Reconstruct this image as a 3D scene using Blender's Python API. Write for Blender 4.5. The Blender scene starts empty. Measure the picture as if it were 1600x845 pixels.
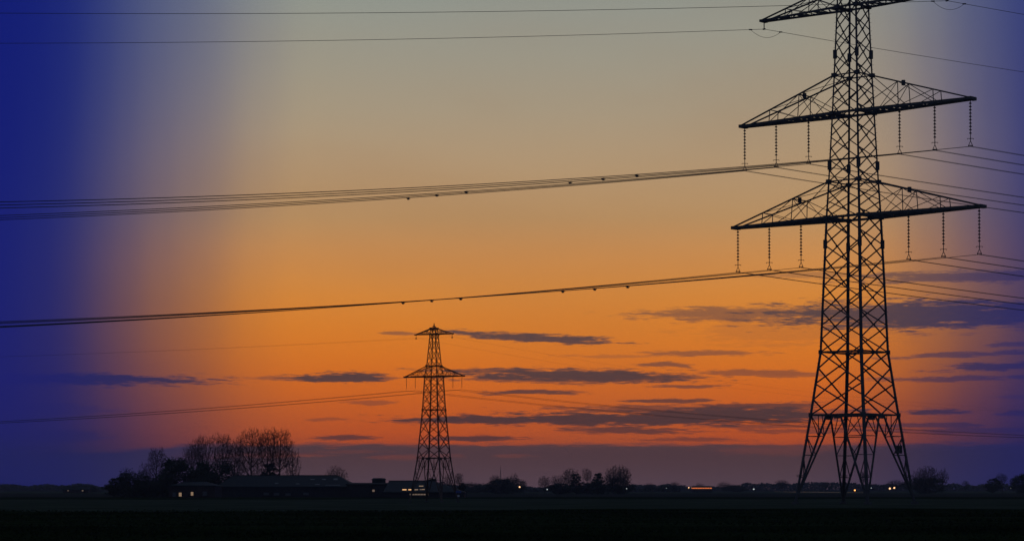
import bpy, bmesh, math, random
import numpy as np
from mathutils import Vector, Matrix
R = math.radians
C = bpy.context.scene.collection
SC = bpy.context.scene

# ------------------------------------------------------------------ camera
F = 3750.0                      # focal length in pixels of a 1600 px wide picture
PITCH = R(1.8); CAM_H = 2.2; HOR = 763.0
SH = (HOR-422.5)/F - math.tan(PITCH)
cam = bpy.data.cameras.new('camera'); camo = bpy.data.objects.new('camera', cam); C.objects.link(camo)
cam.sensor_width = 36; cam.lens = 36*F/1600; cam.shift_y = SH*F/1600
cam.clip_start = 0.5; cam.clip_end = 20000
camo.location = (0, 0, CAM_H); camo.rotation_euler = (R(90)+PITCH, 0, 0)
SC.camera = camo
K = F/2700                      # distances and sizes of the far things were measured for a 2700 px lens

def ray(px, py):
    xc = (px-800)/F; yc = (422.5-py)/F + SH
    return Vector((xc, math.cos(PITCH)-yc*math.sin(PITCH), math.sin(PITCH)+yc*math.cos(PITCH)))
def P(px, py, Y):
    d = ray(px, py); return Vector((0, 0, CAM_H)) + d*(Y/d.y)
def xa(px, Y, py=760): return P(px, py, Y).x
def za(py, Y, px=800): return P(px, py, Y).z
def azel(px, py):
    d = ray(px, py); return math.degrees(math.atan2(d.x, d.y)), math.degrees(math.atan2(d.z, math.hypot(d.x, d.y)))
def gy(py):      # distance on flat ground
    d = ray(800, py); return -CAM_H/d.z*d.y

# ------------------------------------------------------------------ world sky
SUN_EL, SUN_AZ = R(0.6), R(1.5)
def lin(r, g, b):
    f = lambda c: (c/255)/12.92 if c/255 <= .04045 else ((c/255+.055)/1.055)**2.4
    return (f(r), f(g), f(b), 1)
W = bpy.data.worlds.new('World'); SC.world = W; W.use_nodes = True
nt = W.node_tree; nt.nodes.clear(); N = nt.nodes; Lk = nt.links
def math_node(tree, op, a, b=None, c=None, clamp=False):
    n = tree.nodes.new('ShaderNodeMath'); n.operation = op; n.use_clamp = clamp
    for i, v in enumerate((a, b, c)):
        if v is None: continue
        if isinstance(v, (int, float)): n.inputs[i].default_value = v
        else: tree.links.new(v, n.inputs[i])
    return n.outputs[0]
M = lambda op, a, b=None, c=None, clamp=False: math_node(nt, op, a, b, c, clamp)
def smooth(v, lo, hi):
    n = N.new('ShaderNodeMapRange'); n.interpolation_type = 'SMOOTHSTEP'
    n.inputs['From Min'].default_value = lo; n.inputs['From Max'].default_value = hi
    if isinstance(v, (int, float)): n.inputs[0].default_value = v
    else: Lk.new(v, n.inputs[0])
    return n.outputs[0]
def mixc(fac, a, b):
    n = N.new('ShaderNodeMix'); n.data_type = 'RGBA'
    for s, v in ((n.inputs[0], fac), (n.inputs[6], a), (n.inputs[7], b)):
        if isinstance(v, (int, float, tuple)): s.default_value = v
        else: Lk.new(v, s)
    return n.outputs[2]
tc = N.new('ShaderNodeTexCoord'); sep = N.new('ShaderNodeSeparateXYZ'); Lk.new(tc.outputs['Generated'], sep.inputs[0])
X, Yv, Z = sep.outputs
hyp = M('SQRT', M('ADD', M('MULTIPLY', X, X), M('MULTIPLY', Yv, Yv)))
AZ = M('MULTIPLY', M('ARCTAN2', X, Yv), 57.29578)
EL = M('MULTIPLY', M('ARCTAN2', Z, hyp), 57.29578)
comb = N.new('ShaderNodeCombineXYZ'); Lk.new(AZ, comb.inputs[0]); Lk.new(EL, comb.inputs[1])
def noise(sx, sy, scale, detail=5, rough=.6, off=0):
    mp = N.new('ShaderNodeMapping'); mp.inputs['Scale'].default_value = (sx, sy, 1); mp.inputs['Location'].default_value = (off, off*.7, off*1.3)
    Lk.new(comb.outputs[0], mp.inputs[0])
    n = N.new('ShaderNodeTexNoise'); n.inputs['Scale'].default_value = scale; n.inputs['Detail'].default_value = detail
    n.inputs['Roughness'].default_value = rough; Lk.new(mp.outputs[0], n.inputs['Vector'])
    return n.outputs['Fac']
# afterglow gradient by elevation
ramp = N.new('ShaderNodeValToRGB'); ramp.color_ramp.interpolation = 'LINEAR'
stops = [(-3, (60, 50, 58)), (0.05, (88, 70, 78)), (0.55, (104, 76, 78)), (1.0, (172, 82, 52)), (1.35, (206, 86, 34)),
         (1.9, (217, 94, 28)), (2.6, (219, 102, 30)), (3.5, (226, 113, 30)), (4.5, (228, 125, 36)), (5.5, (225, 133, 46)),
         (6.6, (220, 141, 62)), (7.7, (211, 146, 82)), (9.0, (190, 149, 102)), (10.6, (182, 153, 118)), (12.5, (169, 154, 130)),
         (14.2, (158, 153, 137)), (16.0, (147, 151, 142)), (22, (112, 126, 130)), (40, (76, 88, 104)), (88, (60, 70, 90))]
eln = M('DIVIDE', M('ADD', EL, 3.0), 93.0, clamp=True); Lk.new(eln, ramp.inputs[0])
cr = ramp.color_ramp
while len(cr.elements) > 1: cr.elements.remove(cr.elements[0])
for i, (e, c) in enumerate(stops):
    e = e/K if 0 < e < 17 else e
    p = max(0, (e+3)/93)
    el = cr.elements[0] if i == 0 else cr.elements.new(p)
    el.position = p; el.color = lin(*c)
sky = ramp.outputs[0]
# faint unevenness of the upper air
tone = noise(.10, .25, 1.0, 3, .5, 3)
sky = mixc(M('MULTIPLY', smooth(tone, .40, .72), .16), sky, lin(150, 105, 70))

# cloud streaks: a node group used once for each
G = bpy.data.node_groups.new('streak', 'ShaderNodeTree')
for nm in ('U', 'V', 'CX', 'CY', 'RX', 'RY', 'Slope', 'Amp', 'Edge'):
    G.interface.new_socket(nm, in_out='INPUT', socket_type='NodeSocketFloat')
G.interface.new_socket('Mask', in_out='OUTPUT', socket_type='NodeSocketFloat')
gi = G.nodes.new('NodeGroupInput'); go = G.nodes.new('NodeGroupOutput'); g = gi.outputs
gm = lambda op, a, b=None, c=None, clamp=False: math_node(G, op, a, b, c, clamp)
du = gm('SUBTRACT', g['U'], g['CX']); dv = gm('SUBTRACT', gm('SUBTRACT', g['V'], g['CY']), gm('MULTIPLY', du, g['Slope']))
a_ = gm('DIVIDE', du, g['RX']); b_ = gm('DIVIDE', dv, g['RY'])
dd = gm('SQRT', gm('ADD', gm('MULTIPLY', a_, a_), gm('MULTIPLY', b_, b_)))
dd = gm('ADD', dd, g['Edge'])
mr = G.nodes.new('ShaderNodeMapRange'); mr.interpolation_type = 'SMOOTHSTEP'
mr.inputs['From Min'].default_value = 1.12; mr.inputs['From Max'].default_value = .58
G.links.new(dd, mr.inputs[0]); G.links.new(gm('MULTIPLY', mr.outputs[0], gm('MINIMUM', gm('MULTIPLY', g['Amp'], 1.2), 1.0)), go.inputs[0])

n1 = noise(1.0, 9.0, 1.0, 6, .62, 0); n2 = noise(4.0, 38.0, 1.0, 5, .65, 11); n3 = noise(.9, 1.2, 1.0, 5, .6, 5)
edge = M('ADD', M('MULTIPLY', M('SUBTRACT', n1, .5), 2.3), M('MULTIPLY', M('SUBTRACT', n2, .5), 1.5))
Vw = M('ADD', EL, M('MULTIPLY', M('SUBTRACT', n3, .5), .10))
CL = [ # cx, cy, half width, half height, slope, strength   (photo pixels)
 (1470,491,330,21,0,.92),(1560,492,260,19,0,.7),(1330,482,110,5,0,.5),(1240,500,90,5,.02,.4),(1170,490,190,12,.0,.55),(1250,515,190,22,0,.16),(1520,432,215,9,0,.62),(1270,430,90,5,0,.30),
 (840,528,150,6.5,.055,.82),(780,523,80,5,.03,.6),(920,534,60,3,.03,.5),(900,587,215,10,.02,.85),(850,592,150,7,.02,.6),(790,580,110,5,0,.6),(1000,590,130,7,0,.7),
 (1180,582,95,5,.02,.5),(1230,586,60,4,0,.45),(1040,570,55,4,0,.6),(1105,551,100,4.5,0,.5),(1075,603,62,3,0,.6),(950,556,90,2.5,0,.25),
 (530,590,88,8.5,0,.85),(450,591,70,3.5,0,.4),(575,590,60,4,.02,.5),(622,521,30,2.6,0,.5),(820,613,85,4,0,.75),(870,612,60,2.6,0,.4),(1040,626,75,3.4,0,.7),(576,628,36,5,.03,.4),
 (950,655,335,9.5,0,1.0),(1000,657,300,6,0,1.0),(1140,648,200,15,0,1.0),(1060,640,210,8,.0,.6),(1180,634,120,7,0,.7),(760,655,150,6.5,0,.85),(1210,645,130,12,0,.6),
 (545,683,48,4,0,.7),(515,655,38,2.2,0,.35),(745,685,85,4,0,.75),(985,672,110,5,.01,.7),(930,671,60,6,.03,.5),(1080,686,90,3.2,0,.5),(1190,665,110,4,0,.5),(1260,672,150,4,0,.5),
 (800,699,300,4,0,.5),(1180,696,120,3,0,.4),
 (110,592,250,8,.004,.95),(220,593,110,4,.01,.4),(90,640,90,10,0,.3),(90,680,90,9,0,.5),(150,711,260,4,0,.6),(400,706,120,4,0,.6),
 (1560,572,100,6,-.03,.75),(1520,553,150,4,-.03,.6),(1490,591,150,4,0,.6),(1460,643,60,5,0,.75),(1590,537,50,4,0,.55),(1440,664,130,3.5,0,.6),(1590,645,40,5,0,.6),(1530,672,140,5,0,.5),(1590,620,50,3,0,.3)]
mask = None
DPP = 57.29578/F
for (cx, cy, rx, ry, sl, amp) in CL:
    A, E_ = azel(cx, cy)
    k = N.new('ShaderNodeGroup'); k.node_tree = G
    Lk.new(AZ, k.inputs['U']); Lk.new(Vw, k.inputs['V']); Lk.new(edge, k.inputs['Edge'])
    k.inputs['CX'].default_value = A; k.inputs['CY'].default_value = E_
    k.inputs['RX'].default_value = rx*DPP; k.inputs['RY'].default_value = ry*1.15*DPP
    k.inputs['Slope'].default_value = -sl; k.inputs['Amp'].default_value = amp
    mask = k.outputs[0] if mask is None else M('MAXIMUM', mask, k.outputs[0])
# the same sort of thin streaks further round the horizon
wide = M('MULTIPLY', smooth(noise(.06, 1.1, 1.0, 5, .6, 23), .58, .72), smooth(M('ABSOLUTE', AZ), 19, 26))
wide = M('MULTIPLY', wide, M('SUBTRACT', 1.0, smooth(EL, 4, 9)))
mask = M('MAXIMUM', mask, M('MULTIPLY', wide, .6))
mask = M('MULTIPLY', mask, M('ADD', .86, M('MULTIPLY', n2, .28)), clamp=True)
cloudcol = mixc(smooth(EL, 1.0, 4.6), lin(82, 56, 56), lin(92, 71, 71))
sky = mixc(mask, sky, cloudcol)
# long cloud bank lying on the horizon, with a few reddish gaps
be = azel(800, 695)[1]; bl = azel(120, 722)[1]
topline = M('ADD', M('MULTIPLY', smooth(AZ, -13, -6.5), be-bl), bl)
bedge = M('ADD', M('SUBTRACT', EL, topline), M('MULTIPLY', M('SUBTRACT', n1, .5), .34))
bank = M('SUBTRACT', 1.0, smooth(bedge, -.06, .08))
gaps = None
for (cx, cy, rx, ry, amp) in [(620,714,52,4.5,.5),(795,712,40,3,.4),(420,710,90,5,.75),(330,712,80,4,.6),(535,705,70,2.5,.25),(680,712,50,3,.3),(1210,703,100,7,.28)]:
    A, E_ = azel(cx, cy); k = N.new('ShaderNodeGroup'); k.node_tree = G
    Lk.new(AZ, k.inputs['U']); Lk.new(Vw, k.inputs['V']); Lk.new(edge, k.inputs['Edge'])
    for s, v in (('CX', A), ('CY', E_), ('RX', rx*DPP), ('RY', ry*1.2*DPP), ('Slope', 0), ('Amp', amp*.55)): k.inputs[s].default_value = v
    gaps = k.outputs[0] if gaps is None else M('MAXIMUM', gaps, k.outputs[0])
bank = M('MULTIPLY', bank, M('SUBTRACT', 1.0, gaps))
bankcol = mixc(smooth(EL, -.2, .9), lin(106, 84, 94), lin(98, 70, 71))
sky = mixc(bank, sky, bankcol)
# side fades of a blue overlay, put into the sky colour away from the afterglow
def gam(c, g):
    n = N.new('ShaderNodeGamma'); n.inputs[1].default_value = g
    if isinstance(c, tuple): n.inputs[0].default_value = c
    else: Lk.new(c, n.inputs[0])
    return n.outputs[0]
wob = M('MULTIPLY', M('SUBTRACT', noise(.5, .04, 1.0, 3, .5, 41), .5), 1.1)
azw = M('ADD', AZ, wob)
low = M('SUBTRACT', 1.0, smooth(EL, .3, 4.0))
azl = lambda px: math.degrees(math.atan((px-800)/F))
lf = M('SUBTRACT', 1.0, smooth(M('SUBTRACT', M('SUBTRACT', azw, M('MULTIPLY', smooth(EL, 5, 11), .45)), M('MULTIPLY', low, .4)), azl(-45), azl(465)))
rf = smooth(M('ADD', azw, M('MULTIPLY', low, 1.1)), azl(1285), azl(1800))
blue = M('MAXIMUM', lf, rf)
bluecol = mixc(smooth(M('ABSOLUTE', AZ), 15, 40), lin(9, 26, 116), lin(34, 46, 88))
bluecol = mixc(smooth(M('ABSOLUTE', AZ), 40, 110), bluecol, lin(56, 66, 92))
bluecol = mixc(smooth(EL, 16, 45), bluecol, lin(60, 70, 90))
sky = gam(mixc(blue, gam(sky, .4545), gam(bluecol, .4545)), 2.2)
bg = N.new('ShaderNodeBackground'); Lk.new(sky, bg.inputs[0]); bg.inputs[1].default_value = 1.0
nish = N.new('ShaderNodeTexSky'); nish.sky_type = 'NISHITA'; nish.sun_disc = False
nish.sun_elevation = SUN_EL; nish.sun_rotation = SUN_AZ; nish.altitude = 0
bg2 = N.new('ShaderNodeBackground'); Lk.new(nish.outputs[0], bg2.inputs[0]); bg2.inputs[1].default_value = 0.0012
add = N.new('ShaderNodeAddShader'); Lk.new(bg.outputs[0], add.inputs[0]); Lk.new(bg2.outputs[0], add.inputs[1])
ow = N.new('ShaderNodeOutputWorld'); Lk.new(add.outputs[0], ow.inputs[0])
W.cycles.sampling_method = 'MANUAL'; W.cycles.sample_map_resolution = 512

sun = bpy.data.lights.new('sun', 'SUN'); sun.energy = 0.03; sun.angle = R(0.5); sun.color = (1, .5, .25)
suno = bpy.data.objects.new('sun', sun); C.objects.link(suno)
sd = Vector((math.sin(SUN_AZ)*math.cos(SUN_EL), math.cos(SUN_AZ)*math.cos(SUN_EL), math.sin(SUN_EL)))
suno.rotation_euler = sd.to_track_quat('Z', 'Y').to_euler()
vs = SC.view_settings; vs.view_transform = 'Standard'; vs.look = 'None'; vs.exposure = 0; vs.gamma = 1; vs.use_curve_mapping = False
SC.cycles.volume_bounces = 0; SC.cycles.max_bounces = 5; SC.cycles.use_denoising = True

# ------------------------------------------------------------------ materials
def mat(name, col, rough=.8, metal=0, nscale=None, var=.35, spec=.4, bump=0, stretch=(1, 1, 1)):
    m = bpy.data.materials.new(name); m.use_nodes = True; t = m.node_tree; b = t.nodes['Principled BSDF']
    b.inputs['Roughness'].default_value = rough; b.inputs['Metallic'].default_value = metal
    b.inputs['Specular IOR Level'].default_value = spec
    if nscale:
        tcn = t.nodes.new('ShaderNodeTexCoord'); mp = t.nodes.new('ShaderNodeMapping'); mp.inputs['Scale'].default_value = stretch
        t.links.new(tcn.outputs['Object'], mp.inputs[0])
        n = t.nodes.new('ShaderNodeTexNoise'); n.inputs['Scale'].default_value = nscale; n.inputs['Detail'].default_value = 5
        t.links.new(mp.outputs[0], n.inputs['Vector'])
        r = t.nodes.new('ShaderNodeValToRGB'); r.color_ramp.elements[0].position = .3; r.color_ramp.elements[1].position = .7
        r.color_ramp.elements[0].color = tuple(c*(1-var) for c in col)+(1,); r.color_ramp.elements[1].color = tuple(min(1, c*(1+var)) for c in col)+(1,)
        t.links.new(n.outputs['Fac'], r.inputs[0]); t.links.new(r.outputs[0], b.inputs['Base Color'])
        if bump:
            bp = t.nodes.new('ShaderNodeBump'); bp.inputs['Strength'].default_value = bump; bp.inputs['Distance'].default_value = .3
            t.links.new(n.outputs['Fac'], bp.inputs['Height']); t.links.new(bp.outputs[0], b.inputs['Normal'])
    else: b.inputs['Base Color'].default_value = tuple(col)+(1,)
    return m
def glow(name, col, s):
    m = bpy.data.materials.new(name); m.use_nodes = True; b = m.node_tree.nodes['Principled BSDF']
    b.inputs['Base Color'].default_value = (.3, .3, .3, 1); b.inputs['Emission Color'].default_value = tuple(col)+(1,); b.inputs['Emission Strength'].default_value = s
    return m
STEEL = mat('weathered_galvanised_steel', (.11, .105, .10), .7, .0, 1.2, .3)
STEEL2 = mat('glow_tinted_steel', (.13, .085, .065), .75, .0, 1.5, .3)  # orange glow through the lattice, put into the steel as a reddish tint
GLASS = mat('dark_glazed_porcelain', (.10, .055, .035), .3, 0, 3, .2)
WIRE = mat('aluminium_wire', (.12, .12, .12), .6, .2, 2, .2)
CONC = mat('concrete', (.10, .10, .09), .9, 0, 3, .2)
BARK = mat('bark', (.06, .05, .042), .95, 0, 2, .35)
TWIG = mat('twig_bark', (.065, .05, .042), .95, 0, 2, .3)
LEAF = mat('evergreen_leaf', (.035, .05, .028), .8, 0, .6, .45)
HEDGE = mat('hedge_leaf', (.04, .05, .03), .85, 0, .05, .4)
ROOF = mat('dark_roof_tiles', (.016, .026, .026), .8, 0, .8, .3, stretch=(1, 1, 4))
BRICK = mat('dark_brick', (.06, .04, .034), .9, 0, 2, .3)
BOARD = mat('tarred_boards', (.04, .04, .04), .85, 0, 1, .3, stretch=(6, 6, 1))
SKYL = mat('skylight_glass', (.10, .11, .12), .5, 0, 2, .2, spec=.6)
WHITE = mat('white_paint', (.7, .7, .72), .5, 0, 4, .1)
BLUE = mat('blue_enamel', (.08, .12, .35), .5, 0, 4, .15)
WARM = glow('warm_lit_glass', (1, .52, .20), 1.0)
PALE = glow('pale_lit_glass', (1, .64, .36), .24)
DIM = glow('dim_lit_glass', (.9, .62, .42), .15)
ORNG = glow('sodium_lamp', (1, .36, .08), 3)
ORNG2 = glow('lit_greenhouse_glass', (1, .24, .05), .8)
COOL = glow('cool_lamp', (.8, .9, .9), .6)
WLAMP = glow('warm_lamp', (1, .55, .25), 1.8)

# ------------------------------------------------------------------ helpers
class MB:
    def __init__(s): s.v = []; s.f = []
    def bar(s, a, b, w, h=None, w2=None):
        a = Vector(a); b = Vector(b); d = b-a
        if d.length < 1e-6: return
        h = h or w; d.normalize()
        up = Vector((0, 0, 1)) if abs(d.z) < .95 else Vector((0, 1, 0))
        x = d.cross(up).normalized(); y = x.cross(d)
        k = len(s.v)
        for p, q in ((a, 1), (b, (w2/w if w2 else 1))):
            for i, j in ((-1, -1), (1, -1), (1, 1), (-1, 1)): s.v.append(p+x*(i*w*q/2)+y*(j*h*q/2))
        s.f += [(k, k+1, k+2, k+3), (k+7, k+6, k+5, k+4)]+[(k+i, k+4+i, k+4+(i+1) % 4, k+(i+1) % 4) for i in range(4)]
    def angle(s, a, b, w, t):       # an L shaped steel angle
        a = Vector(a); b = Vector(b)
        ox = Vector((-1 if a.x > 0 else 1, 0, 0)); oy = Vector((0, -1 if a.y > 0 else 1, 0))
        k = len(s.v)
        prof = [(0, 0), (w, 0), (w, t), (t, t), (t, w), (0, w)]
        for p in (a, b):
            for i, j in prof: s.v.append(p+ox*(i-w*.3)+oy*(j-w*.3))
        s.f += [(k+i, k+(i+1) % 6, k+6+(i+1) % 6, k+6+i) for i in range(6)]
        s.f += [(k, k+3, k+2, k+1), (k, k+5, k+4, k+3), (k+6, k+7, k+8, k+9), (k+6, k+9, k+10, k+11)]
    def box(s, c, d, rz=0):
        c = Vector(c); k = len(s.v); m = Matrix.Rotation(rz, 3, 'Z')
        for z in (-1, 1):
            for i, j in ((-1, -1), (1, -1), (1, 1), (-1, 1)): s.v.append(c+m@Vector((i*d[0]/2, j*d[1]/2, z*d[2]/2)))
        s.f += [(k+3, k+2, k+1, k), (k+4, k+5, k+6, k+7)]+[(k+i, k+(i+1) % 4, k+4+(i+1) % 4, k+4+i) for i in range(4)]
    def tube(s, pts, rad, n=6, rads=None):
        k = len(s.v); m = len(pts)
        for q, p in enumerate(pts):
            p = Vector(p); d = (Vector(pts[min(q+1, m-1)])-Vector(pts[max(q-1, 0)])).normalized()
            up = Vector((0, 0, 1)) if abs(d.z) < .9 else Vector((0, 1, 0))
            x = d.cross(up).normalized(); y = x.cross(d); r = rads[q] if rads else rad
            for i in range(n):
                a = 2*math.pi*i/n; s.v.append(p+x*(r*math.cos(a))+y*(r*math.sin(a)))
        for q in range(m-1):
            for i in range(n): s.f.append((k+q*n+i, k+q*n+(i+1) % n, k+(q+1)*n+(i+1) % n, k+(q+1)*n+i))
        s.f += [tuple(k+i for i in reversed(range(n))), tuple(k+(m-1)*n+i for i in range(n))]
    def lathe(s, c, prof, n=8):
        c = Vector(c); k = len(s.v)
        for r, z in prof:
            for i in range(n):
                a = 2*math.pi*i/n; s.v.append(c+Vector((r*math.cos(a), r*math.sin(a), z)))
        for q in range(len(prof)-1):
            for i in range(n): s.f.append((k+q*n+i, k+q*n+(i+1) % n, k+(q+1)*n+(i+1) % n, k+(q+1)*n+i))
    def poly(s, pts): k = len(s.v); s.v += [Vector(p) for p in pts]; s.f.append(tuple(range(k, k+len(pts))))
    def build(s, name, m, parent=None):
        me = bpy.data.meshes.new(name); me.from_pydata([tuple(v) for v in s.v], [], s.f); me.update()
        me.materials.append(m); o = bpy.data.objects.new(name, me); C.objects.link(o)
        if parent: o.parent = parent
        return o
def tag(o, label=None, cat=None, group=None, kind=None):
    for k, v in (('label', label), ('category', cat), ('group', group), ('kind', kind)):
        if v: o[k] = v
    return o
def empty(name, loc, rz=0, sc=None):
    o = bpy.data.objects.new(name, None); C.objects.link(o); o.location = loc; o.rotation_euler = (0, 0, rz)
    if sc: o.scale = sc
    o.empty_display_size = .5
    return o
def kids(o): return [c for c in bpy.data.objects if c.parent == o]
def dup(o, parent=None):
    c = o.copy(); C.objects.link(c); c.parent = parent
    for ch in kids(o): dup(ch, c)
    return c

# ------------------------------------------------------------------ ground
def sheet(name, x0, x1, y0, y1, z, m, nx=2, ny=2, label=None, wav=0):
    b = MB()
    for j in range(ny+1):
        for i in range(nx+1): xx = x0+(x1-x0)*i/nx; b.v.append(Vector((xx, y0+(y1-y0)*j/ny+wav*(math.sin(xx*.021+j)+.6*math.sin(xx*.067+2*j)+.35*math.sin(xx*.19)), z)))
    for j in range(ny):
        for i in range(nx): k = j*(nx+1)+i; b.f.append((k, k+1, k+nx+2, k+nx+1))
    return tag(b.build(name, m), label, kind='structure')
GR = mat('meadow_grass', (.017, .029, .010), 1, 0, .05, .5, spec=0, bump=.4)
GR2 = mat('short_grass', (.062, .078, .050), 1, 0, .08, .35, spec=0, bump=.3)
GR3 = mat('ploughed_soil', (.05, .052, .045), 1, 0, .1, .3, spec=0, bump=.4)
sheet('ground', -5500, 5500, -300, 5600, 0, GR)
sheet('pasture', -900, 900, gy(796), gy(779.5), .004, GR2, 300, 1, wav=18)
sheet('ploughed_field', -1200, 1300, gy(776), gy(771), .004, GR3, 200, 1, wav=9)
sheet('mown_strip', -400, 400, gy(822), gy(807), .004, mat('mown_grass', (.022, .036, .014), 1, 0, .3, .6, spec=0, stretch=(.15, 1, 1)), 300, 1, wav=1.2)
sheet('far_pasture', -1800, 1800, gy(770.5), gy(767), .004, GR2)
water = mat('still_water', (.02, .025, .03), .3, 0, .2, .1, spec=.5)
b = MB(); wy = gy(768.3)
rnd = random.Random(4); pts = []
for i in range(28):
    a = 2*math.pi*i/28; r = 1+.18*math.sin(3*a+1)+.1*math.sin(5*a)
    pts.append((P(1272, 768.3, wy).x+5.4*r*math.cos(a), wy+230*r*math.sin(a), .008))
b.poly(pts); tag(b.build('water', water), kind='structure')
# rough grass in front: blades too many to count
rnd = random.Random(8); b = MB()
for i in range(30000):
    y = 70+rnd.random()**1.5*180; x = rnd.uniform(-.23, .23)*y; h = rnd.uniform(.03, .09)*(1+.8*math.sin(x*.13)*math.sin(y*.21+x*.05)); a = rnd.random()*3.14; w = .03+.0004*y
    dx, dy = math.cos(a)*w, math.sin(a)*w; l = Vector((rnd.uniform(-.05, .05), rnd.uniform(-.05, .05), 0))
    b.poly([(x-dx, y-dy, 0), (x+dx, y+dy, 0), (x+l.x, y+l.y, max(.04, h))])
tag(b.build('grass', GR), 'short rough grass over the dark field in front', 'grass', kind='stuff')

# ------------------------------------------------------------------ lattice pylons
def make_string(b, length, r, pitch, rod, horn=True):
    n = int((length-1.25*length/6-.1)/pitch); z = -.3*length/6
    b.tube([(0, 0, 0), (0, 0, -length*.88)], rod, 6)
    for i in range(n):
        zz = z-i*pitch
        b.lathe((0, 0, zz), [(rod, .06*pitch), (r*.55, 0), (r, -.30*pitch), (r*.9, -.38*pitch), (rod, -.28*pitch)], 8)
    if horn:
        zz = -length*.83; b.bar((-r*2, 0, zz), (r*2, 0, zz), .07); b.bar((0, -r*2, zz), (0, r*2, zz), .07)
        b.bar((-r*2, 0, zz), (-r*2, 0, zz-.15), .06); b.bar((r*2, 0, zz), (r*2, 0, zz-.15), .06)
        z0 = -length*.88; z1 = -length
        b.bar((0, 0, z0), (.26, 0, z1+.15), .08); b.bar((0, 0, z0), (-.26, 0, z1+.15), .08); b.bar((-.34, 0, z1+.12), (.34, 0, z1+.12), .1)
        b.bar((-.26, 0, z1+.12), (-.26, 0, z1-.05), .1); b.bar((.26, 0, z1+.12), (.26, 0, z1-.05), .1)

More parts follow.
